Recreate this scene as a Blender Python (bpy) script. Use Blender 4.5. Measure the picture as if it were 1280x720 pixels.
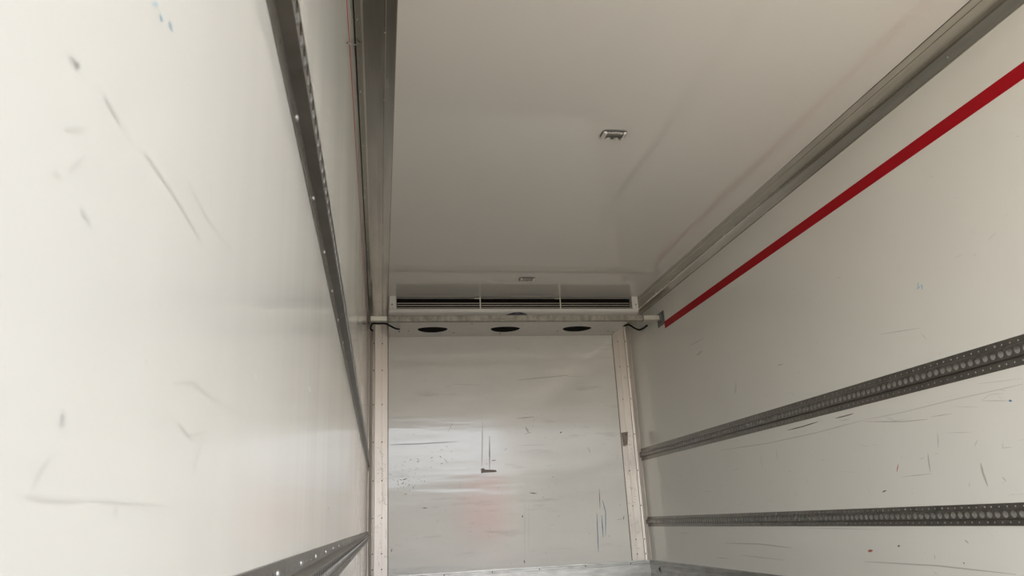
import bpy, math, random
from mathutils import Matrix, Vector
random.seed(7)
sc = bpy.context.scene
for o in list(bpy.data.objects): bpy.data.objects.remove(o)

# ------------------------------------------------------------------ camera, world, exposure
W_IN = 2.402          # distance between the side walls
ZC = 2.4055           # ceiling height above the load floor
YB = 6.573            # bulkhead
Y0 = -1.25            # rear door opening
EYE = Vector((0.102, 0.0, 0.65))
RA, RB, RC, FPX = -0.1816, 0.30095, 0.05073, 934.16
ROT = (Matrix.Rotation(RA, 3, 'Z') @ Matrix.Rotation(RB, 3, 'X') @ Matrix.Rotation(RC, 3, 'Y'))
LENS_TO_WORLD = ROT @ Matrix(((1, 0, 0), (0, 0, -1), (0, 1, 0)))
cam_data = bpy.data.cameras.new('camera')
cam = bpy.data.objects.new('camera', cam_data)
sc.collection.objects.link(cam)
cam.matrix_world = Matrix.Translation(EYE) @ LENS_TO_WORLD.to_4x4()
cam_data.sensor_width = 36.0
cam_data.lens = FPX / 1280 * 36
cam_data.clip_start = 0.01
cam_data.dof.use_dof = True
cam_data.dof.focus_distance = 4.5
cam_data.dof.aperture_fstop = 13
sc.camera = cam

sc.view_settings.view_transform = 'Standard'
sc.view_settings.look = 'None'
sc.view_settings.gamma = 1
sc.view_settings.exposure = -0.12
sc.view_settings.use_curve_mapping = False

wd = bpy.data.worlds.new('overcast_yard'); sc.world = wd; wd.use_nodes = True
nt = wd.node_tree; nt.nodes.clear()
tc = nt.nodes.new('ShaderNodeTexCoord'); sx = nt.nodes.new('ShaderNodeSeparateXYZ')
rp = nt.nodes.new('ShaderNodeValToRGB'); bg = nt.nodes.new('ShaderNodeBackground')
wo = nt.nodes.new('ShaderNodeOutputWorld'); mr = nt.nodes.new('ShaderNodeMapRange')
mr.inputs['From Min'].default_value = -1; mr.inputs['From Max'].default_value = 1
nt.links.new(tc.outputs['Generated'], sx.inputs[0]); nt.links.new(sx.outputs['Z'], mr.inputs['Value'])
nt.links.new(mr.outputs[0], rp.inputs[0]); 
# sky tint by azimuth, added to light the right wall and dim the left
azf = nt.nodes.new('ShaderNodeMapRange'); azf.inputs['From Min'].default_value = -1; azf.inputs['From Max'].default_value = 1
nt.links.new(sx.outputs['X'], azf.inputs['Value'])
azr = nt.nodes.new('ShaderNodeValToRGB'); azr.color_ramp.elements[0].position = 0.38; azr.color_ramp.elements[0].color = (1.95, 1.88, 1.76, 1)
azr.color_ramp.elements[1].position = 0.71; azr.color_ramp.elements[1].color = (0.140, 0.175, 0.235, 1)
for p_, c_ in ((0.475, (1, 1, 1, 1)), (0.555, (1, 1, 1, 1))):
    azr.color_ramp.elements.new(p_).color = c_
nt.links.new(azf.outputs[0], azr.inputs[0])
azm = nt.nodes.new('ShaderNodeVectorMath'); azm.operation = 'MULTIPLY'
nt.links.new(rp.outputs[0], azm.inputs[0]); nt.links.new(azr.outputs[0], azm.inputs[1])
# red patch added to the sky for an unseen object's pink reflection on the bulkhead
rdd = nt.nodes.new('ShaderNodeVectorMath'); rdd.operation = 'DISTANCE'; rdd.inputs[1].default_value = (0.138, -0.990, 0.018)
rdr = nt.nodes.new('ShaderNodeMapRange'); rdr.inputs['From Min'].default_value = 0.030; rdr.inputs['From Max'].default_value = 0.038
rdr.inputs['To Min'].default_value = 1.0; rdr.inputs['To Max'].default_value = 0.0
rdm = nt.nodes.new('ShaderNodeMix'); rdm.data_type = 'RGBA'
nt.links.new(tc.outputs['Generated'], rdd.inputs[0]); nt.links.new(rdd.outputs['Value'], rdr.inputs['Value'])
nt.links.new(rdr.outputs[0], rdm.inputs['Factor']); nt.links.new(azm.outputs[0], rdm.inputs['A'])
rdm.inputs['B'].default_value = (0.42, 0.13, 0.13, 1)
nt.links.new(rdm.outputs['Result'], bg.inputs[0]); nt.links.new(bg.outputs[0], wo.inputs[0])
cr = rp.color_ramp
cr.elements[0].position = 0.0; cr.elements[0].color = (0.26, 0.24, 0.215, 1)     # paved yard
cr.elements[1].position = 1.0; cr.elements[1].color = (0.86, 0.95, 1.10, 1)      # zenith
for p, c in ((0.485, (0.30, 0.28, 0.25, 1)), (0.522, (0.30, 0.30, 0.28, 1)), (0.535, (0.92, 0.97, 1.02, 1)), (0.575, (0.92, 0.97, 1.02, 1)), (0.62, (0.95, 1.01, 1.09, 1))):
    e = cr.elements.new(p); e.color = c
bg.inputs['Strength'].default_value = 11.5

pl = bpy.data.lights.new('door_opening_daylight', 'AREA')
pl.shape = 'RECTANGLE'; pl.size = W_IN; pl.size_y = ZC
pl.cycles.is_portal = True
plo = bpy.data.objects.new('door_opening_daylight', pl); sc.collection.objects.link(plo)
plo.location = (W_IN / 2, Y0 - 0.01, ZC / 2); plo.rotation_euler = (math.radians(90), 0, 0)


def ray(px, py):
    return LENS_TO_WORLD @ Vector(((px - 640) / FPX, (360 - py) / FPX, -1))


def on(px, py, axis, v):
    """measured point of a surface: where the sight line meets the plane axis = v"""
    w = ray(px, py)
    return EYE + w * ((v - EYE[axis]) / w[axis])


# ------------------------------------------------------------------ materials
def mat(name, base, rough=0.5, metal=0.0, var=0.06, scale=3.0, stretch=(1, 1, 1), bump=0.0, bscale=6.0,
        bstretch=(1, 1, 1), spots=None, spec=0.5, rvar=0.0, coat=0.0, alpha=None, trans=0.0):
    m = bpy.data.materials.new(name); m.use_nodes = True
    n = m.node_tree; b = n.nodes['Principled BSDF']; L = n.links.new
    b.inputs['Roughness'].default_value = rough; b.inputs['Metallic'].default_value = metal
    b.inputs['Specular IOR Level'].default_value = spec
    b.inputs['Coat Weight'].default_value = coat; b.inputs['Coat Roughness'].default_value = 0.12
    b.inputs['Transmission Weight'].default_value = trans
    t = n.nodes.new('ShaderNodeTexCoord')
    mp = n.nodes.new('ShaderNodeMapping'); mp.inputs['Scale'].default_value = stretch
    L(t.outputs['Object'], mp.inputs[0])
    no = n.nodes.new('ShaderNodeTexNoise'); no.inputs['Scale'].default_value = scale; no.inputs['Detail'].default_value = 6
    L(mp.outputs[0], no.inputs[0])
    r = n.nodes.new('ShaderNodeValToRGB')
    r.color_ramp.elements[0].position = 0.3; r.color_ramp.elements[1].position = 0.7
    r.color_ramp.elements[0].color = tuple(c * (1 - var) for c in base) + (1,)
    r.color_ramp.elements[1].color = tuple(min(1, c * (1 + var * 0.5)) for c in base) + (1,)
    L(no.outputs['Fac'], r.inputs[0]); col = r.outputs[0]
    if spots:                                        # grime: (colour, scale, threshold, stretch)
        for (sc_, ss, th, st) in spots:
            mp2 = n.nodes.new('ShaderNodeMapping'); mp2.inputs['Scale'].default_value = st
            mp2.inputs['Location'].default_value = (ss, 1.3, 2.1)
            L(t.outputs['Object'], mp2.inputs[0])
            n2 = n.nodes.new('ShaderNodeTexNoise'); n2.inputs['Scale'].default_value = ss; n2.inputs['Detail'].default_value = 8
            n2.inputs['Roughness'].default_value = 0.65
            L(mp2.outputs[0], n2.inputs[0])
            r2 = n.nodes.new('ShaderNodeValToRGB')
            r2.color_ramp.elements[0].position = th; r2.color_ramp.elements[1].position = th + 0.1
            r2.color_ramp.elements[1].color = (0.8, 0.8, 0.8, 1)
            L(n2.outputs['Fac'], r2.inputs[0])
            mx = n.nodes.new('ShaderNodeMix'); mx.data_type = 'RGBA'
            L(r2.outputs[0], mx.inputs['Factor']); L(col, mx.inputs['A']); mx.inputs['B'].default_value = sc_ + (1,)
            col = mx.outputs['Result']
    L(col, b.inputs['Base Color'])
    if rvar:
        mm = n.nodes.new('ShaderNodeMapRange'); mm.inputs['To Min'].default_value = max(0.02, rough - rvar)
        mm.inputs['To Max'].default_value = rough + rvar; L(no.outputs['Fac'], mm.inputs['Value'])
        L(mm.outputs[0], b.inputs['Roughness'])
    if bump:
        mp3 = n.nodes.new('ShaderNodeMapping'); mp3.inputs['Scale'].default_value = bstretch
        L(t.outputs['Object'], mp3.inputs[0])
        n3 = n.nodes.new('ShaderNodeTexNoise'); n3.inputs['Scale'].default_value = bscale; n3.inputs['Detail'].default_value = 2
        L(mp3.outputs[0], n3.inputs[0])
        bu = n.nodes.new('ShaderNodeBump'); bu.inputs['Strength'].default_value = 1.0; bu.inputs['Distance'].default_value = bump
        L(n3.outputs['Fac'], bu.inputs['Height']); L(bu.outputs[0], b.inputs['Normal'])
    return m


GEL = (0.85, 0.835, 0.785)
M_side = mat('white_gelcoat_panel', GEL, rough=0.11, var=0.03, scale=1.2, bump=0.0016, bscale=1.6, bstretch=(1, 2.6, 0.5),
             rvar=0.03, spots=[((0.60, 0.58, 0.54), 9, 0.70, (1, 1, 1.6)), ((0.55, 0.54, 0.50), 30, 0.74, (1, 1, 1))])
M_ceil = mat('white_gelcoat_ceiling', (0.82, 0.79, 0.74), rough=0.035, var=0.02, scale=1.0, bump=0.0007, bscale=1.3)
M_back = mat('worn_gelcoat_bulkhead', (0.83, 0.80, 0.745), rough=0.11, var=0.06, scale=1.6, bump=0.0016, bscale=3.0, bstretch=(0.4, 1, 3.0),
             rvar=0.04, stretch=(1, 1, 2.2),
             spots=[((0.56, 0.53, 0.48), 8, 0.66, (0.6, 1, 2.5)), ((0.40, 0.37, 0.33), 42, 0.70, (0.8, 1, 1)), ((0.66, 0.63, 0.58), 3, 0.60, (0.5, 1, 3.5))])
M_floor = mat('resin_load_floor', (0.27, 0.235, 0.19), rough=0.45, var=0.3, scale=6)
M_alu = mat('brushed_aluminium', (0.62, 0.60, 0.55), rough=0.25, metal=1.0, var=0.16, scale=5, stretch=(6, 0.4, 6), rvar=0.07,
            spots=[((0.38, 0.36, 0.33), 14, 0.68, (1, 0.4, 1))])
M_post = mat('anodised_post_aluminium', (0.66, 0.60, 0.54), rough=0.43, metal=0.6, var=0.08, scale=5, stretch=(4, 4, 0.7), rvar=0.06,
             spots=[((0.36, 0.33, 0.30), 16, 0.62, (1.4, 1, 0.7))])
M_kick = mat('scuffed_kick_plate_aluminium', (0.42, 0.41, 0.39), rough=0.38, metal=0.85, var=0.25, scale=7, stretch=(1, 1, 5),
             spots=[((0.24, 0.23, 0.22), 12, 0.6, (1, 1, 3))])
M_galv = mat('galvanised_steel', (0.27, 0.258, 0.24), rough=0.36, metal=0.9, var=0.15, scale=20,
             spots=[((0.20, 0.17, 0.14), 25, 0.62, (1, 0.5, 1))])
M_rivet = mat('bright_rivet', (0.5, 0.49, 0.47), rough=0.45, metal=1.0)
M_dark = mat('dark_gap', (0.03, 0.028, 0.025), rough=0.8)
M_scuff = [mat('grey_scuff', (0.54, 0.52, 0.48), 0.4), mat('faint_scuff', (0.70, 0.685, 0.64), 0.2), mat('dark_scrape', (0.16, 0.14, 0.12), 0.5),
           mat('blue_marker', (0.10, 0.24, 0.38), 0.4), mat('red_mark', (0.50, 0.16, 0.14), 0.4), mat('bare_brown_patch', (0.27, 0.22, 0.18), 0.6),
           mat('pale_blue_mark', (0.35, 0.55, 0.70), 0.4),
           mat('pale_smudge', (0.805, 0.79, 0.742), 0.12)]
M_red = mat('red_tape', (0.43, 0.003, 0.012), rough=0.45, var=0.08, scale=8, spec=0.2)
M_white = mat('white_housing', (0.78, 0.75, 0.71), rough=0.35, var=0.04, scale=8)
M_black = mat('black_rubber', (0.010, 0.010, 0.011), rough=0.6, spec=0.2)
M_blackp = mat('black_plastic', (0.006, 0.006, 0.007), rough=0.8, spec=0.08)
M_fin = mat('dark_coil_fins', (0.012, 0.010, 0.009), rough=0.7, spec=0.1)
M_slat = mat('grille_slat_metal', (0.40, 0.36, 0.31), rough=0.4, metal=0.3)
M_navy = mat('navy_emblem', (0.025, 0.02, 0.07), rough=0.3)
M_bar = mat('worn_zinc_bar', (0.38, 0.36, 0.31), rough=0.5, metal=0.55, var=0.35, scale=22, stretch=(1.5, 1, 1),
            spots=[((0.22, 0.20, 0.17), 40, 0.58, (1, 1, 1)), ((0.58, 0.54, 0.44), 55, 0.62, (1, 1, 1))])
M_barend = mat('clean_zinc_tube', (0.58, 0.56, 0.49), rough=0.4, metal=0.5)
M_foot = mat('grey_steel_foot', (0.20, 0.20, 0.19), rough=0.5, metal=0.4)
M_lens = mat('clear_lens', (0.95, 0.95, 0.93), rough=0.03, trans=1.0)
M_cable = mat('pale_cable', (0.52, 0.49, 0.44), rough=0.5)


# ------------------------------------------------------------------ mesh helpers
class MB:
    def __init__(s): s.v = []; s.f = []; s.mi = []
    def face(s, pts, m=0):
        k = len(s.v); s.v += [tuple(p) for p in pts]; s.f.append(tuple(range(k, k + len(pts)))); s.mi.append(m)
    def box(s, a, b, m=0):
        x0, y0, z0 = a; x1, y1, z1 = b; k = len(s.v)
        s.v += [(x0, y0, z0), (x1, y0, z0), (x1, y1, z0), (x0, y1, z0), (x0, y0, z1), (x1, y0, z1), (x1, y1, z1), (x0, y1, z1)]
        for f in ((0, 3, 2, 1), (4, 5, 6, 7), (0, 1, 5, 4), (1, 2, 6, 5), (2, 3, 7, 6), (3, 0, 4, 7)):
            s.f.append(tuple(k + i for i in f)); s.mi.append(m)
    def extrude(s, prof, a, b, fn, m=0, closed=True):
        """prof: 2-D profile; fn(u, v, t) -> point; swept from t=a to t=b"""
        n = len(prof); k = len(s.v)
        s.v += [tuple(fn(u, v, a)) for u, v in prof] + [tuple(fn(u, v, b)) for u, v in prof]
        for i in range(n if closed else n - 1):
            j = (i + 1) % n; s.f.append((k + i, k + j, k + n + j, k + n + i)); s.mi.append(m)
        if closed:
            s.f.append(tuple(range(k, k + n))[::-1]); s.mi.append(m)
            s.f.append(tuple(range(k + n, k + 2 * n))); s.mi.append(m)
    def lathe(s, c, ax, u, w, prof, n=20, m=0):
        """prof: list of (radius, height along ax)"""
        c = Vector(c); ax = Vector(ax); u = Vector(u); w = Vector(w); k = len(s.v); P = len(prof)
        for i in range(n):
            a = 2 * math.pi * i / n
            for r, h in prof: s.v.append(tuple(c + u * (r * math.cos(a)) + w * (r * math.sin(a)) + ax * h))
        for i in range(n):
            j = (i + 1) % n
            for q in range(P - 1):
                s.f.append((k + i * P + q, k + j * P + q, k + j * P + q + 1, k + i * P + q + 1)); s.mi.append(m)
        for q in (0, P - 1):
            if prof[q][0] > 1e-6:
                s.f.append(tuple(k + i * P + q for i in range(n))); s.mi.append(m)
    def tube(s, pts, r, n=8, m=0):
        pts = [Vector(p) for p in pts]
        # Catmull-Rom
        q = []
        P = [pts[0]] + pts + [pts[-1]]
        for i in range(1, len(P) - 2):
            for t in range(6):
                t /= 6
                a, b, c, d = P[i - 1], P[i], P[i + 1], P[i + 2]
                q.append(0.5 * ((2 * b) + (c - a) * t + (2 * a - 5 * b + 4 * c - d) * t * t + (3 * b - a - 3 * c + d) * t ** 3))
        q.append(pts[-1]); k = len(s.v); up = Vector((0.3, 0.5, 0.8)).normalized()
        for i, p in enumerate(q):
            d = (q[min(i + 1, len(q) - 1)] - q[max(i - 1, 0)]).normalized()
            e = d.cross(up)
            if e.length < 0.05: e = d.cross(Vector((1, 0, 0)))
            e.normalize(); g = d.cross(e)
            for j in range(n):
                a = 2 * math.pi * j / n; s.v.append(tuple(p + e * (r * math.cos(a)) + g * (r * math.sin(a))))
        for i in range(len(q) - 1):
            for j in range(n):
                h = (j + 1) % n; s.f.append((k + i * n + j, k + i * n + h, k + (i + 1) * n + h, k + (i + 1) * n + j)); s.mi.append(m)
        s.f.append(tuple(k + j for j in range(n))[::-1]); s.mi.append(m)
        s.f.append(tuple(k + (len(q) - 1) * n + j for j in range(n))); s.mi.append(m)
    def build(s, name, mats, parent=None, smooth=False, bevel=0, loc=None):
        me = bpy.data.meshes.new(name); me.from_pydata(s.v, [], s.f)
        if not isinstance(mats, (list, tuple)): mats = [mats]
        for m in mats: me.materials.append(m)
        for p, i in zip(me.polygons, s.mi): p.material_index = i; p.use_smooth = smooth
        if loc is not None:
            me.transform(Matrix.Translation(-Vector(loc)))
        o = bpy.data.objects.new(name, me); sc.collection.objects.link(o)
        if loc is not None: o.location = loc
        if parent: o.parent = parent; 
        if parent and loc is None: o.matrix_parent_inverse = parent.matrix_world.inverted()
        if bevel:
            b = o.modifiers.new('edge', 'BEVEL'); b.width = bevel; b.segments = 2; b.limit_method = 'ANGLE'
        me.validate(); me.update()
        return o


def part(mb, name, mats, root, **kw):
    """a part given in place coordinates, parented to a thing's Empty"""
    me_off = root.location
    o = mb.build(name, mats, None, **kw)
    o.data.transform(Matrix.Translation(-Vector(me_off)))
    o.parent = root
    return o


def subpart(mb, name, mats, prt, off, **kw):
    o = mb.build(name, mats, None, **kw)
    o.data.transform(Matrix.Translation(-Vector(off)))
    o.parent = prt
    return o


def thing(name, label, cat, loc, group=None):
    o = bpy.data.objects.new(name, None); sc.collection.objects.link(o)
    o.location = loc; o.empty_display_size = 0.1; o['label'] = label; o['category'] = cat
    if group: o['group'] = group
    return o


def tag(o, label, cat, group=None):
    o['label'] = label; o['category'] = cat
    if group: o['group'] = group
    return o


def struct(o, label=None):
    o['kind'] = 'structure'
    if label: o['label'] = label
    return o


# ------------------------------------------------------------------ wear marks, laid on a wall's own mesh
def stroke(mb, axis, v, off, pts, wpx, m):
    """pts are image measurements of a scratch lying on the wall plane"""
    q = [on(x, y, axis, v) for x, y in pts]
    n = len(q)
    for q_ in q: q_[axis] += off
    dist = (q[0] - EYE).length
    for i in range(n - 1):
        a, b = q[i], q[i + 1]; d = (b - a)
        if d.length < 1e-6: continue
        nrm = Vector([1.0 if k == axis else 0.0 for k in range(3)])
        s = d.normalized().cross(nrm)
        w0 = wpx * dist / FPX / 2
        wa = w0 * (0.35 if i == 0 else 1); wb = w0 * (0.35 if i == n - 2 else 1)
        mid = (a + b) / 2
        mb.face([a - s * wa, mid - s * w0, b - s * wb, b + s * wb, mid + s * w0, a + s * wa], m)


def blob(mb, axis, v, off, pts, m):
    q = [on(x, y, axis, v) for x, y in pts]
    for q_ in q: q_[axis] += off
    mb.face(q, m)


def specks(mb, axis, v, off, n, r0, r1, size, mats_, slant=(0, 1), seed=1):
    """n small random scratches on the wall plane; r0, r1 are (u, w) ranges in the plane"""
    rnd = random.Random(seed); ax = [k for k in range(3) if k != axis]
    for _ in range(n):
        u = rnd.uniform(r0[0], r0[1]); w = rnd.uniform(r1[0], r1[1])
        a = rnd.gauss(slant[0], slant[1]); L = rnd.uniform(0.2, 1) ** 2 * size; t = rnd.uniform(0.0006, 0.0018)
        du, dw = math.cos(a) * L, math.sin(a) * L; nu, nw = -math.sin(a) * t, math.cos(a) * t
        pts = []
        for (pu, pw) in ((u - du, w - dw), (u + nu, w + nw), (u + du, w + dw), (u - nu, w - nw)):
            p = [0, 0, 0]; p[axis] = v + off; p[ax[0]] = pu; p[ax[1]] = pw; pts.append(p)
        mb.face(pts, rnd.choice(mats_))


# ------------------------------------------------------------------ room shell
T = 0.06
wl = MB(); wl.box((-T, Y0, 0), (0, YB, ZC))
wr = MB(); wr.box((W_IN, Y0, 0), (W_IN + T, YB, ZC))
wb = MB(); wb.box((-T, YB, 0), (W_IN + T, YB + T, ZC))
ce = MB(); ce.box((-T, Y0, ZC), (W_IN + T, YB + T, ZC + T))
fl = MB(); fl.box((-T, Y0, -T), (W_IN + T, YB + T, 0))
E = 0.0004
S = lambda pts, w, m: stroke(wr, 0, W_IN, -E, pts, w, m)
S([(1080, 525), (1130, 515), (1190, 500), (1240, 489), (1279, 480)], 1.0, 2)
S([(900, 563), (960, 554), (1020, 541), (1080, 525)], 1.0, 2)
S([(1080, 527), (1130, 527), (1160, 524)], 0.9, 1)
S([(1164, 521), (1190, 517)], 0.8, 1); S([(1104, 520), (1122, 527)], 0.8, 2)
S([(1226, 501), (1238, 493), (1256, 492)], 0.7, 2); S([(1228, 501), (1262, 501)], 0.8, 1)
S([(1261, 501), (1265, 501)], 2.6, 4)
S([(1172, 541), (1173, 560)], 1.3, 1); S([(1160, 567), (1161, 577), (1163, 590)], 1.9, 1)
S([(1123, 580), (1121, 590)], 1.5, 5); S([(1226, 579), (1229, 592), (1235, 608)], 2.6, 1)
S([(1128, 596), (1165, 592)], 0.8, 1); S([(1103, 615), (1108, 613)], 1.6, 3)
S([(984, 538), (1004, 533), (1023, 527)], 1.1, 3); S([(1044, 523), (1056, 520), (1067, 517)], 1.1, 3)
S([(1050, 526), (1062, 524)], 0.8, 1); S([(920, 478), (920, 486), (918, 493)], 2.2, 1)
S([(972, 457), (979, 455)], 1.6, 1); S([(1100, 418), (1150, 410)], 1.2, 2)
S([(1212, 603), (1212, 609)], 1.8, 2); S([(1253, 596), (1258, 602)], 1.4, 1); S([(1254, 553), (1253, 560), (1265, 559)], 1.0, 2)
S([(1222, 550), (1218, 558)], 1.5, 2); S([(1080, 702), (1170, 707), (1270, 718)], 1.1, 1)
S([(1222, 480), (1279, 473)], 0.8, 2)
S([(1122, 683), (1125, 682)], 2.0, 3); S([(1206, 675), (1211, 679)], 2.0, 1); S([(1204, 703), (1206, 705)], 1.6, 3)
S([(1168, 693), (1169, 699)], 1.2, 1); S([(1085, 689), (1091, 688)], 3.0, 5)
S([(906, 679), (950, 680), (990, 685)], 1.0, 1); S([(895, 697), (910, 698)], 1.0, 1)
S([(925, 694), (980, 700)], 1.2, 2); S([(850, 666), (862, 667)], 0.8, 1)
S([(1148, 353), (1147, 360)], 1.6, 7); S([(1152, 355), (1153, 362)], 1.8, 7); S([(1146, 362), (1151, 357)], 1.4, 7)
S([(871, 444), (878, 439)], 4.0, 2); S([(862, 432), (880, 423)], 1.4, 2)
S([(1010, 660), (1100, 662)], 0.8, 2); S([(970, 562), (972, 575)], 1.2, 1); S([(951, 570), (953, 585)], 1.3, 2)
specks(wr, 0, W_IN, -E, 150, (1.6, 6.3), (0.3, 2.0), 0.035, [1, 2, 2, 2], (0.1, 0.5), 3)
specks(wr, 0, W_IN, -E, 50, (1.6, 5.6), (0.65, 1.08), 0.10, [1, 2, 2], (0.06, 0.10), 4)
S = lambda pts, w, m: stroke(wb, 1, YB, -E, pts, w, m)
S([(487, 556), (520, 555), (572, 552)], 1.1, 1)
blob(wb, 1, YB, -E, [(601, 586), (605, 585), (606, 587), (620, 587.5), (621, 590), (604, 591), (601.5, 592)], 6)
S([(603, 527), (603, 560), (602, 584)], 0.8, 1); S([(612, 545), (612, 588)], 1.1, 3); S([(614, 576), (620, 575)], 0.9, 3)
S([(647, 475), (690, 471), (710, 469)], 1.0, 1); S([(705, 470), (731, 471)], 0.8, 2); S([(565, 480), (604, 482)], 0.9, 2)
S([(749, 611), (750, 635)], 0.9, 3); S([(746, 641), (747, 665), (748, 690)], 1.0, 4); S([(752, 644), (754, 672)], 1.3, 4)
S([(753, 625), (757, 640), (757, 670)], 0.9, 4)
S([(662, 616), (671, 617)], 1.3, 3); S([(655, 543), (665, 540)], 0.9, 1); S([(700, 541), (702, 540)], 2.0, 3)
S([(657, 534), (661, 541)], 3.0, 1); S([(735, 559), (738, 566)], 1.2, 1); S([(646, 557), (682, 556)], 1.1, 2)
S([(656, 628), (656, 700)], 0.8, 2); S([(661, 630), (661, 690)], 0.7, 2); S([(646, 523), (668, 521)], 1.4, 1)
S([(560, 540), (566, 528)], 0.9, 1); S([(576, 601), (574, 612)], 0.9, 2)
S([(503, 600), (509, 598)], 1.3, 3); S([(528, 635), (534, 635)], 1.2, 3); S([(489, 690), (490, 686)], 1.2, 3)
S([(555, 573), (560, 579)], 1.1, 1); S([(634, 560), (630, 563)], 1.0, 1); S([(653, 644), (653, 647)], 1.6, 3)
S([(780, 645), (779, 650)], 1.0, 3); S([(771, 650), (778, 648)], 0.9, 1); S([(655, 700), (656, 704)], 1.4, 3)
for k in range(44):
    a, b = random.gauss(506, 10), random.gauss(598, 13); S([(a, b), (a + random.uniform(-4, 4), b + random.uniform(-3, 3))], 0.8, random.choice([1, 1, 3]))
for k in range(10):
    a, b = random.gauss(547, 14), random.gauss(572, 7); S([(a, b), (a + random.uniform(-5, 5), b + random.uniform(-3, 3))], 0.8, random.choice([1, 3]))
specks(wb, 1, YB, -E, 110, (0.2, 2.2), (0.3, 1.6), 0.012, [1, 3, 1], (0.4, 1.2), 15)
specks(wb, 1, YB, -E, 160, (0.2, 2.2), (0.3, 1.9), 0.03, [1, 2, 2], (0.2, 0.8), 5)
S = lambda pts, w, m: stroke(wl, 0, 0, E, pts, w, m)
S([(199, 18), (203, 27)], 5, 7); S([(211, 27), (215, 39)], 5.5, 7); S([(190, 4), (196, 6)], 4, 7)
S([(77, 512), (79, 522), (76, 534)], 8, 8); S([(62, 570), (50, 590), (40, 610)], 4, 8); S([(30, 620), (65, 624), (105, 625)], 5, 8)
S([(105, 622), (150, 628), (205, 632)], 3.5, 8); S([(90, 70), (97, 85), (84, 66)], 5, 8)
S([(130, 120), (140, 137), (150, 155)], 6, 8); S([(80, 160), (110, 161)], 5, 8); S([(180, 190), (215, 240), (250, 300)], 3.5, 8)
S([(262, 228), (263, 250)], 4, 8); S([(85, 215), (105, 195)], 8, 8); S([(65, 215), (75, 222)], 8, 8); S([(100, 260), (112, 280)], 7, 8)
S([(215, 480), (240, 478), (268, 500)], 4, 8); S([(252, 550), (240, 594)], 4, 8); S([(222, 528), (235, 545), (258, 540)], 4, 8)
S([(180, 455), (183, 450)], 7, 8); S([(116, 458), (119, 460)], 5, 8); S([(318, 466), (320, 474)], 2.0, 1); S([(145, 630), (143, 648)], 4, 8)
S([(411, 638), (414, 630)], 1.4, 1); S([(376, 580), (380, 600)], 1.5, 8); S([(385, 482), (388, 490)], 1.2, 1)
S([(230, 220), (260, 275), (300, 330)], 2.0, 8)
specks(wl, 0, 0, E, 70, (0.8, 5.5), (0.4, 1.9), 0.03, [2, 2, 1], (0.3, 0.8), 6)
WM = lambda m: [m] + M_scuff
struct(wl.build('wall_left', WM(M_side))); struct(wr.build('wall_right', WM(M_side)))
struct(wb.build('wall_back', WM(M_back))); struct(ce.build('ceiling', M_ceil)); struct(fl.build('floor', M_floor))

# cove trims between ceiling and side walls
CE, CF, ZF = 0.1563, 0.031, 2.354


def cove(right):
    mb = MB()
    fx = (lambda u: W_IN - u) if right else (lambda u: u)
    t = 0.003
    # section, u from the wall, v = height: wall lip, slanted cove, ceiling flange with a shallow bead
    prof = [(0.0, ZF - 0.003), (t, ZF - 0.003), (t + 0.001, ZF + 0.004), (CF - 0.004, ZC - 0.012), (CF + 0.004, ZC - 0.0065), (CF + 0.05, ZC - 0.005),
            (CF + 0.078, ZC - 0.005), (CF + 0.080, ZC - 0.0065), (CF + 0.084, ZC - 0.0065), (CF + 0.086, ZC - 0.005),
            (CE - 0.003, ZC - 0.004), (CE, ZC - 0.0005), (CE, ZC), (0, ZC)]
    mb.extrude(prof, Y0, YB - 0.002, lambda u, v, y: (fx(u), y, v), 0)
    y = 0.43
    while y < YB:
        s = -1 if right else 1
        ax = Vector((s * 0.75, 0, -0.66)); u = Vector((0, 1, 0)); w = ax.cross(u)
        mb.lathe((fx(CF * 0.42), y, ZF + 0.02), ax, u, w, [(0.0045, 0), (0.0045, 0.001), (0.003, 0.0028), (0, 0.0033)], 8, 1)
        mb.lathe((fx(CF + 0.082), y + 0.1, ZC - 0.0065), (0, 0, -1), (1, 0, 0), (0, 1, 0), [(0.004, 0), (0.0035, 0.001), (0, 0.002)], 8, 1)
        y += 0.4675
    return mb


struct(cove(False).build('trim_1', [M_alu, M_rivet])); struct(cove(True).build('trim_2', [M_alu, M_rivet]))

# aluminium corner posts at the bulkhead
PW = 0.163
ZK = 0.268


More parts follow.
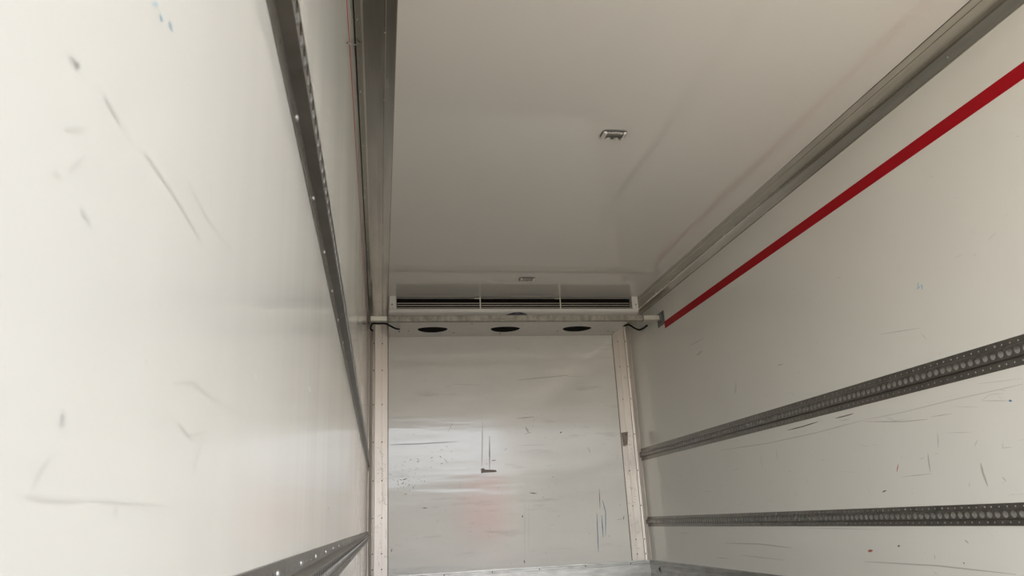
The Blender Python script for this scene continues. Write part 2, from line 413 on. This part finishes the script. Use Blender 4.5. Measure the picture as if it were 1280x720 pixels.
def post(right):
    mb = MB(); fx = (lambda u: W_IN - u) if right else (lambda u: u)
    prof = [(0, YB - 0.034), (0.003, YB - 0.034), (0.0035, YB - 0.030), (0.030, YB - 0.012), (0.034, YB - 0.011), (0.040, YB - 0.013), (0.046, YB - 0.012), (0.052, YB - 0.006),
            (0.113, YB - 0.005), (0.1135, YB - 0.0035), (0.1155, YB - 0.0035), (0.116, YB - 0.005), (PW - 0.002, YB - 0.005), (PW, YB - 0.003), (PW, YB - 0.0005), (0, YB - 0.0005)]
    mb.extrude(prof, ZK, ZC - 0.007, lambda u, v, z: (fx(u), v, z), 0)
    for z in (0.32, 0.44, 0.72, 1.02, 1.34, 1.66, 1.96, 2.2):
        for u, d in ((0.114, -0.005), (0.040, -0.013)):
            mb.lathe((fx(u), YB + d, z), (0, -1, 0), (1, 0, 0), (0, 0, 1), [(0.0055, 0), (0.0055, 0.001), (0.003, 0.003), (0, 0.003)], 8, 1)
    if right:
        blob(mb, 1, YB - 0.0055, 0, [(776.5, 541), (785, 539.5), (784.5, 556), (779, 558)], 2)
    for k in range(60):                                # scrapes low on the post
        z = random.uniform(0.35, 1.35); u = random.uniform(0.06, 0.15); L = random.uniform(0.005, 0.03); a = random.uniform(0, 3.1)
        c = Vector((fx(u), YB - 0.0056, z)); d = Vector((math.cos(a), 0, math.sin(a))) * L; n = Vector((-math.sin(a), 0, math.cos(a))) * 0.0020
        mb.face([c - d, c + n, c + d, c - n], 3)
    mb.box((min(fx(PW + 0.0006), fx(PW + 0.0040)), YB - 0.0016, ZK + 0.002), (max(fx(PW + 0.0006), fx(PW + 0.0040)), YB - 0.0004, ZC - 0.008), 1)
    return mb


M_dull = mat('dull_metal_scrape', (0.34, 0.31, 0.28), 0.6)
PM = [M_post, M_dark, M_scuff[5], M_dull]
struct(post(False).build('trim_3', PM)); struct(post(True).build('trim_4', PM))


# ribbed kick plates
def kick(name, a, b, fn, gap=None):
    mb = MB()
    prof = [(0.0, 0.002), (0.006, 0.002)]
    z = 0.012
    prof = [(0, 0.001)]
    for z in (0.03, 0.062, 0.094, 0.126, 0.158, 0.19, 0.222):
        prof += [(0.006, z - 0.011), (0.006, z - 0.003), (0.001, z - 0.0025), (0.001, z + 0.0025), (0.006, z + 0.003)]
    prof += [(0.006, ZK - 0.036), (0.001, ZK - 0.035), (0.001, ZK - 0.030), (0.010, ZK - 0.027), (0.010, ZK - 0.016), (0.004, ZK - 0.013), (0.004, ZK - 0.001), (0.0, ZK)]
    mb.extrude(prof, a, b, fn, 0)
    return mb


mb = kick('l', Y0, YB - 0.012, lambda u, v, t: (u, t, v)); struct(mb.build('baseboard_left', [M_kick]))
mb = kick('r', Y0, YB - 0.012, lambda u, v, t: (W_IN - u, t, v))
# drain grommet near the corner
mb.lathe((W_IN - 0.004, 6.34, 0.2), (-1, 0, 0), (0, 1, 0), (0, 0, 1), [(0.032, 0), (0.032, 0.004), (0.024, 0.007), (0.017, 0.005), (0.017, 0.001)], 20, 0)
mb.lathe((W_IN - 0.006, 6.34, 0.2), (-1, 0, 0), (0, 1, 0), (0, 0, 1), [(0.017, 0), (0.0, 0.0005)], 20, 1)
struct(mb.build('baseboard_right', [M_kick, M_dark]))
mb = kick('b', 0.0, W_IN, lambda u, v, t: (t, YB - u, v))
x = 0.22
while x < 2.3:
    mb.lathe((x, YB - 0.009, ZK - 0.021), (0, -1, 0), (1, 0, 0), (0, 0, 1), [(0.006, 0), (0.005, 0.002), (0, 0.003)], 8, 1); x += 0.4
struct(mb.build('baseboard_back', [M_kick, M_dark]))


# ------------------------------------------------------------------ perforated cargo rails
def holed(mb, fn, t0, pitch, n, v0, v1, vc, ru, rv, depth, m=0):
    """a strip with a row of round holes: fn(d, v, t) -> point, d = depth behind the face"""
    N = 16
    for c in range(n):
        tc_ = t0 + (c + 0.5) * pitch; k = len(mb.v); hu = pitch / 2
        for i in range(N):
            a = 2 * math.pi * (i + 0.5) / N; cu, sv = math.cos(a), math.sin(a)
            # outer: on the rectangle
            up = (v1 - vc) if sv > 0 else (vc - v0)
            s = min(hu / abs(cu), up / abs(sv)); au, av = cu * s, sv * s
            mb.v.append(tuple(fn(0, vc + av, tc_ + au)))
            mb.v.append(tuple(fn(0, vc + sv * rv, tc_ + cu * ru)))
            mb.v.append(tuple(fn(depth, vc + sv * rv, tc_ + cu * ru)))
        for i in range(N):
            j = (i + 1) % N
            mb.f.append((k + 3 * i, k + 3 * j, k + 3 * j + 1, k + 3 * i + 1)); mb.mi.append(m)
            mb.f.append((k + 3 * i + 1, k + 3 * j + 1, k + 3 * j + 2, k + 3 * i + 2)); mb.mi.append(m)
        # corner fills
        for (a0, b0) in ((1, 1), (-1, 1), (-1, -1), (1, -1)):
            # find ring verts nearest to this corner on both sides
            cor = (a0 * hu, (v1 - vc) if b0 > 0 else (v0 - vc))
            best = None
            for i in range(N):
                j = (i + 1) % N
                A = mb.v[k + 3 * i]; B = mb.v[k + 3 * j]
                ai = 2 * math.pi * (i + 0.5) / N; aj = 2 * math.pi * (i + 1.5) / N; ac = math.atan2(cor[1], cor[0]) % (2 * math.pi)
                if ai <= ac <= aj or ai <= ac + 2 * math.pi <= aj: best = (A, B)
            if best: mb.face([best[0], fn(0, vc + cor[1], tc_ + cor[0]), best[1]], m)


def rail(right, zb, zt, label):
    fx = (lambda u: W_IN - u) if right else (lambda u: u)
    h = zt - zb; p = 0.0385; n = 165; y1 = YB - 0.036; y0 = y1 - n * p
    root = thing('cargo_rail', label, 'rail', (fx(0), (y0 + y1) / 2, zb), 'perforated cargo rails along the side walls')
    mb = MB(); D = 0.017; fe = 0.0022
    c0 = zb + h * 0.30; c1 = zt - h * 0.27
    fn = lambda base: (lambda d, v, t: (fx(base - d), t, v))
    holed(mb, fn(fe), y0, p, n, zb, c0 - 0.002, zb + h * 0.16, 0.0036, 0.0036, fe - 0.0003)
    holed(mb, fn(fe), y0, p, n, c1 + 0.002, zt, zt - h * 0.145, 0.0036, 0.0036, fe - 0.0003)
    holed(mb, fn(D), y0, p, n, c0 + 0.002, c1 - 0.002, (c0 + c1) / 2, 0.0142, min(0.0138, (c1 - c0) / 2 - 0.004), 0.003)
    for (u0, v0, u1, v1) in ((0, zb, fe, zb), (fe, c0 - 0.002, D, c0 + 0.002), (D, c1 - 0.002, fe, c1 + 0.002), (fe, zt, 0, zt)):
        mb.face([(fx(u0), y0, v0), (fx(u1), y0, v1), (fx(u1), y1, v1), (fx(u0), y1, v0)])
    rv = mb; y = 0.588 - 0.235
    while y < y1 - 0.05:
        for z in (zb + h * 0.16, zt - h * 0.145):
            rv.lathe((fx(fe), y, z), (-1 if right else 1, 0, 0), (0, 1, 0), (0, 0, 1), [(0.0048, -0.001), (0.0045, 0.0012), (0.003, 0.0024), (0, 0.0026)], 10, 1)
        y += 0.231
    part(rv, 'perforated_track', [M_galv, M_rivet], root)
    return root


rail(False, 1.102, 1.203, 'upper perforated steel cargo rail on the left wall, running up past the camera')
rail(False, 0.541, 0.622, 'lower perforated steel cargo rail on the left wall, in the bottom corner')
rail(True, 1.099, 1.205, 'upper perforated steel cargo rail on the right wall, between red stripe and lower rail')
rail(True, 0.541, 0.622, 'lower perforated steel cargo rail on the right wall, nearest the floor')

# ------------------------------------------------------------------ red load-height tape
for right in (True, False):
    fx = (lambda u: W_IN - u) if right else (lambda u: u)
    mb = MB(); mb.box((min(fx(0.0002), fx(0.0009)), Y0 + 0.02, 2.092 if right else 2.11), (max(fx(0.0002), fx(0.0009)), 5.66, 2.1515 if right else 2.13))
    o = mb.build('marking_tape', M_red, loc=(fx(0), 2.6, 2.12))
    tag(o, 'long red stripe of tape slanting down the right wall to the steel bar' if right else
        'thin red stripe of tape high on the left wall, seen nearly edge on', 'tape', 'red load height stripes')

# ------------------------------------------------------------------ evaporator unit
UX0, UX1, UY0, UY1, UZ = 0.165, 2.238, 5.79, 6.567, 2.262
u = thing('evaporator_unit', 'wide white ceiling evaporator unit with dark front grille and three round fans', 'cooling unit', ((UX0 + UX1) / 2, 6.2, 2.262))
FX = [0.543, 1.182, 1.834]; FY, FR = 6.30, 0.130
mb = MB()
ZT = ZC - 0.0008
# nose: rounded lip under the grille
prof = [(UY0 + 0.02, 2.300), (UY0 + 0.002, 2.300), (UY0, 2.297), (UY0, 2.286), (UY0 + 0.003, 2.277), (UY0 + 0.012, 2.268), (UY0 + 0.03, 2.263), (UY0 + 0.05, UZ), (UY0 + 0.05, UZ + 0.004), (UY0 + 0.02, 2.275)]
mb.extrude(prof, UX0, UX1, lambda y, z, x: (x, y, z))
part(mb, 'front_lip', M_white, u)
# underside panel with three round openings
mb = MB()
def under(d, v, t): return (t, v, UZ + d)
xs = [UX0, (FX[0] + FX[1]) / 2, (FX[1] + FX[2]) / 2, UX1]
for i, cx in enumerate(FX):
    N = 40; k = len(mb.v); ya, yb_ = UY0 + 0.05, UY1
    ring = []
    for j in range(N):
        a = 2 * math.pi * (j + 0.5) / N; c, s = math.cos(a), math.sin(a)
        su = (xs[i + 1] - cx) if c > 0 else (cx - xs[i]); sv = (yb_ - FY) if s > 0 else (FY - ya)
        q = min(su / abs(c), sv / abs(s))
        mb.v.append((cx + c * q, FY + s * q, UZ)); sd = s if s > 0 else 0.55 * s; mb.v.append((cx + c * FR, FY + sd * FR, UZ)); mb.v.append((cx + c * FR, FY + sd * FR, UZ + 0.0025))
    for j in range(N):
        h = (j + 1) % N
        mb.f.append((k + 3 * j, k + 3 * h, k + 3 * h + 1, k + 3 * j + 1)); mb.mi.append(0)
        mb.f.append((k + 3 * j + 1, k + 3 * h + 1, k + 3 * h + 2, k + 3 * j + 2)); mb.mi.append(0)
    for (X, Y) in ((xs[i], ya), (xs[i + 1], ya), (xs[i + 1], yb_), (xs[i], yb_)):
        ac = math.atan2(Y - FY, X - cx) % (2 * math.pi)
        for j in range(N):
            ai = 2 * math.pi * (j + 0.5) / N; aj = ai + 2 * math.pi / N
            if ai <= ac <= aj or ai <= ac + 2 * math.pi <= aj:
                mb.face([mb.v[k + 3 * j], (X, Y, UZ), mb.v[k + 3 * ((j + 1) % N)]])
for X in (UX0, UX1 - 0.002): mb.box((X, UY0 + 0.05, UZ + 0.0005), (X + 0.002, UY1, ZT))
mb.box((UX0 + 0.003, UY0 + 0.06, ZT - 0.003), (UX1 - 0.003, UY1, ZT)); mb.box((UX0 + 0.003, UY1 - 0.003, UZ + 0.001), (UX1 - 0.003, UY1, ZT - 0.004))
for (px, py) in ((499, 414.5), (511, 413.5), (567, 415.5), (697, 414), (760, 414), (766.5, 414.5), (625, 417), (590, 404.5)):
    c = on(px, py, 2, UZ); mb.lathe((c.x, c.y, UZ), (0, 0, -1), (1, 0, 0), (0, 1, 0), [(0.007, 0), (0.006, 0.002), (0, 0.003)], 10, 1)
und = part(mb, 'underside_panel', [M_white, M_dark], u)
# fans
for cx in FX:
    mb = MB()
    mb.lathe((cx, FY, UZ), (0, 0, 1), (1, 0, 0), (0, 1, 0), [(FR + 0.010, 0.003), (FR + 0.002, 0.003), (FR + 0.002, 0.075), (0.0, 0.075)], 36)
    fan = part(mb, 'fan', M_blackp, u, smooth=False)
    bl = MB()
    bl.lathe((cx, FY, UZ + 0.022), (0, 0, 1), (1, 0, 0), (0, 1, 0), [(0, 0), (0.034, 0.002), (0.038, 0.008), (0.038, 0.03)], 20)
    for q in range(7):
        a = q * 2 * math.pi / 7
        f = lambda r, an, z: (cx + r * math.cos(a + an), FY + r * math.sin(a + an), UZ + z)
        bl.face([f(0.036, 0, 0.034), f(0.075, 0.1, 0.036), f(0.108, 0.22, 0.036), f(0.110, 0.66, 0.016), f(0.075, 0.66, 0.016), f(0.036, 0.62, 0.018)])
        bl.face([f(0.036, 0, 0.036), f(0.075, 0.1, 0.038), f(0.108, 0.22, 0.038), f(0.110, 0.66, 0.018), f(0.075, 0.66, 0.018), f(0.036, 0.62, 0.020)][::-1])
    subpart(bl, 'fan_blades', M_black, fan, u.location)
    gd = MB()
    for r in (0.03, 0.055, 0.08, 0.105):
        gd.tube([(cx + r * math.cos(t * math.pi / 8), FY + r * math.sin(t * math.pi / 8), UZ + 0.008) for t in range(17)], 0.0009, 5)
    for q in range(4):
        a = q * math.pi / 4 + 0.3
        gd.tube([(cx - 0.119 * math.cos(a), FY - 0.119 * math.sin(a), UZ + 0.0095), (cx, FY, UZ + 0.0095), (cx + 0.119 * math.cos(a), FY + 0.119 * math.sin(a), UZ + 0.0095)], 0.0014, 5)
    subpart(gd, 'fan_guard', M_black, fan, u.location)
# grille
GX0, GX1 = 0.226, 2.179
mb = MB(); mb.box((GX0, UY0 + 0.055, 2.302), (GX1, UY0 + 0.06, ZT - 0.004))
x = GX0 + 0.006
while x < GX1: mb.box((x, UY0 + 0.046, 2.302), (x + 0.001, UY0 + 0.055, ZT - 0.004)); x += 0.011
part(mb, 'coil', M_fin, u)
mb = MB()
for z in (2.3085, 2.3275, 2.3465):
    prof = [(UY0 + 0.003, z - 0.0022), (UY0 + 0.002, z + 0.0022), (UY0 + 0.007, z + 0.003), (UY0 + 0.008, z - 0.001)]
    mb.extrude(prof, GX0, GX1, lambda y, zz, X: (X, y, zz))
part(mb, 'grille', M_slat, u)
for x in (0.897, 1.566):
    mb = MB(); mb.box((x - 0.004, UY0 - 0.0015, 2.2995), (x + 0.004, UY0 + 0.003, ZT - 0.002)); mb.box((x - 0.045, UY0 + 0.004, 2.384), (x + 0.004, UY0 + 0.01, 2.391))
    part(mb, 'grille_strut', M_barend, u)
mb = MB(); mb.box((GX0, UY0 + 0.0, ZT - 0.004), (GX1, UY0 + 0.004, ZT)); part(mb, 'top_flange', M_slat, u)
# end caps with a screw
for x0, x1, sx_, nx in ((UX0, GX0 - 0.002, 0.188, 1), (GX1 + 0.002, UX1, 2.216, -1)):
    mb = MB()
    z0 = 2.2875; X0, X1 = x0 + 0.002, x1 - 0.002
    ch = 0.014
    pr = [(X0, ZT - 0.001), (X0, z0 + 0.002), (X1 - ch, z0 + 0.002), (X1, z0 + ch), (X1, ZT - 0.001)] if nx > 0 else [(X0, ZT - 0.001), (X0, z0 + ch), (X0 + ch, z0 + 0.002), (X1, z0 + 0.002), (X1, ZT - 0.001)]
    mb.extrude(pr, UY0 - 0.008, UY0 + 0.05, lambda X, z, y: (X, y, z))
    cap = part(mb, 'end_cap', M_white, u, bevel=0.0012)
    s = MB(); s.lathe((sx_, UY0 - 0.008, 2.333), (0, -1, 0), (1, 0, 0), (0, 0, 1), [(0.009, -0.001), (0.008, 0.002), (0.0045, 0.0025), (0.004, 0.0005), (0, 0.0005)], 16)
    s.lathe((sx_ + 0.003, UY0 - 0.008, 2.306), (0, -1, 0), (1, 0, 0), (0, 0, 1), [(0.004, -0.001), (0.003, 0.002), (0, 0.002)], 10)
    subpart(s, 'screw', M_slat, cap, u.location)
# oval emblem on the lower lip
mb = MB()
N = 32; cxe, cye = 1.203, UY0 + 0.055
def lip_z(y):
    P = [(UY0 - 0.001, 2.276), (UY0 + 0.012, 2.268), (UY0 + 0.03, 2.263), (UY0 + 0.05, UZ), (UY0 + 0.2, UZ)]
    for (a, b), (c, d) in zip(P, P[1:]):
        if y <= c: return b + (d - b) * (y - a) / (c - a)
    return UZ
for j in range(N):
    a, b = 2 * math.pi * j / N, 2 * math.pi * (j + 1) / N
    for r0, r1 in ((0, 0.5), (0.5, 1)):
        pts = []
        for r, t in ((r0, a), (r1, a), (r1, b), (r0, b)):
            X = cxe + 0.090 * r * math.cos(t); Y = cye + 0.052 * r * math.sin(t); pts.append((X, Y, lip_z(Y) - 0.0016))
        mb.face(pts[1:] if r0 == 0 else pts)
part(mb, 'oval_emblem', M_navy, u)['label'] = 'dark navy oval badge'

# ------------------------------------------------------------------ telescopic cargo bar
BY, BZ = 5.72, 2.1965
bar = thing('cargo_bar', 'worn telescopic steel bar spanning wall to wall below the evaporator', 'bar', (1.2, BY, BZ))
mb = MB(); mb.box((0.150, BY - 0.022, BZ - 0.0235), (2.243, BY + 0.022, BZ + 0.0235)); part(mb, 'outer_tube', M_bar, bar, bevel=0.004)
for x0, x1 in ((0.151, 0.163), (2.231, 2.243)):
    mb = MB(); mb.box((x0, BY - 0.024, BZ - 0.0255), (x1, BY + 0.024, BZ + 0.0255)); part(mb, 'tube_collar', M_foot, bar, bevel=0.002)
for x0, x1 in ((0.02, 0.150), (2.2435, 2.382)):
    mb = MB(); mb.box((x0, BY - 0.018, BZ - 0.018), (x1, BY + 0.018, BZ + 0.020)); part(mb, 'inner_tube', M_barend, bar, bevel=0.003)
for x0, x1, s in ((0.003, 0.019, 1), (2.383, 2.399, -1)):
    mb = MB(); mb.box((x0 if s > 0 else x1 - 0.004, BY - 0.075, BZ - 0.066), (x0 + 0.004 if s > 0 else x1, BY + 0.075, BZ + 0.048))
    mb.box((x0 if s < 0 else x0 + 0.0045, BY - 0.03, BZ - 0.03), (x1 - 0.0045 if s < 0 else x1, BY + 0.03, BZ + 0.03))
    part(mb, 'foot_plate', M_foot, bar, bevel=0.0015)


# ------------------------------------------------------------------ ceiling lamps
def lamp(cx, cy, w, d, ang, label):
    root = thing('ceiling_lamp', label, 'lamp', (0, 0, 0), 'small interior lamps on the ceiling')
    z = 0.0
    mb = MB(); pr = []
    for k in range(24):
        a = 2 * math.pi * k / 24; c, s = math.cos(a), math.sin(a)
        pr.append((math.copysign(abs(c) ** 0.45, c) * w / 2, math.copysign(abs(s) ** 0.45, s) * d / 2))
    mb.extrude(pr, -0.005, 0.0, lambda a, b, t: (a, b, t)); part(mb, 'base_plate', M_foot, root)
    mb = MB(); hw, hd = w * 0.33, d * 0.36
    prof = [(-hd, -0.0055), (-hd * 0.85, -0.013), (-hd * 0.5, -0.016), (hd * 0.3, -0.016), (hd * 0.45, -0.0055)]
    mb.extrude(prof, -hw, hw, lambda y, zz, x: (x, y, zz)); part(mb, 'lens', M_lens, root)
    mb = MB(); mb.box((-hw * 0.95, -hd * 0.62, -0.0135), (hw * 0.95, -hd * 0.3, -0.0057)); part(mb, 'reflector', M_slat, root)
    for s in (-1, 1):
        mb = MB()
        x0, x1 = s * (hw + 0.0005), s * (w * 0.46)
        pr2 = [(x0, -0.0055), (x0, -0.018), (x0 + s * 0.009, -0.018), (x1, -0.007), (x1, -0.0055)]
        mb.extrude(pr2, -hd * 1.05, hd * 1.05, lambda x, zz, y: (x, y, zz)); part(mb, 'end_bracket', M_white, root, bevel=0.001)
    for s in (-1, 1):
        mb = MB(); mb.lathe((s * hw * 0.48, hd * 0.80, -0.0055), (0, 0, -1), (1, 0, 0), (0, 1, 0), [(0.0135, 0), (0.0125, 0.004), (0.008, 0.008), (0, 0.010)], 16)
        part(mb, 'bulb', M_white, root, smooth=True)
    root.location = (cx, cy, ZC - 0.0006); root.rotation_euler = (0, 0, ang)
    return root


lamp(1.204, 3.085, 0.125, 0.085, 0.0, 'small clear ceiling lamp alone in the middle of the ceiling, nearer the camera')
lamp(1.200, 5.325, 0.125, 0.080, 0.0, 'small ceiling lamp just in front of the evaporator unit')


# ------------------------------------------------------------------ cables
def cable(pts, r, m, label, name='cable', cat='cable'):
    mb = MB(); mb.tube(pts, r, 8)
    o = mb.build(name, m, smooth=True, loc=Vector(pts[0])); tag(o, label, cat); return o


e = on(808.5, 407, 0, W_IN - 0.008)
s0 = on(779.5, 406.5, 1, 6.35)
cable([Vector((2.236, 6.33, 2.30)), on(780, 407, 1, 6.33), on(786, 406, 1, 6.30), on(793, 410, 1, 6.24), on(799, 412.3, 1, 6.18), on(804.5, 410, 1, 6.14), e], 0.008, M_black,
      'thick black cable sagging from the evaporator to the right wall')
cable([on(499, 411.5, 2, UZ - 0.012), on(494, 410.5, 1, 6.04), on(487, 407, 1, 6.02), on(481, 404.5, 1, 6.0), on(474, 404.5, 1, 6.0), on(466.5, 404.5, 1, 6.0), on(464, 407, 1, 6.0), on(463, 411, 1, 6.0), on(466, 413.5, 1, 6.02)],
      0.0075, M_black, 'black cable tangled under the left end of the bar')
cable([on(464.5, 404, 1, 6.2), on(467, 414, 1, 6.3), on(466, 425, 1, 6.45), on(463.6, 440, 1, 6.5), on(462.6, 455, 1, 6.53), on(462.2, 490, 1, 6.53), on(462.2, 545, 1, 6.53)],
      0.0045, M_cable, 'thin pale cable running down beside the left corner post')
cable([Vector((0.006, Y0 + 0.05, 2.343)), Vector((0.006, 2.0, 2.343)), Vector((0.006, 4.0, 2.343)), Vector((0.006, 5.95, 2.343))],
      0.0028, M_black, 'thin black wire running along the left wall below the cove trim')
cable([on(434, 53.5, 0, 0.012), on(441, 55.5, 0, 0.018), on(447, 55.5, 1, 2.45), on(452.5, 51.5, 1, 2.4)], 0.0022, M_galv,
      'short grey loop of wire bridging the left cove trim', 'wire_loop', 'wire')
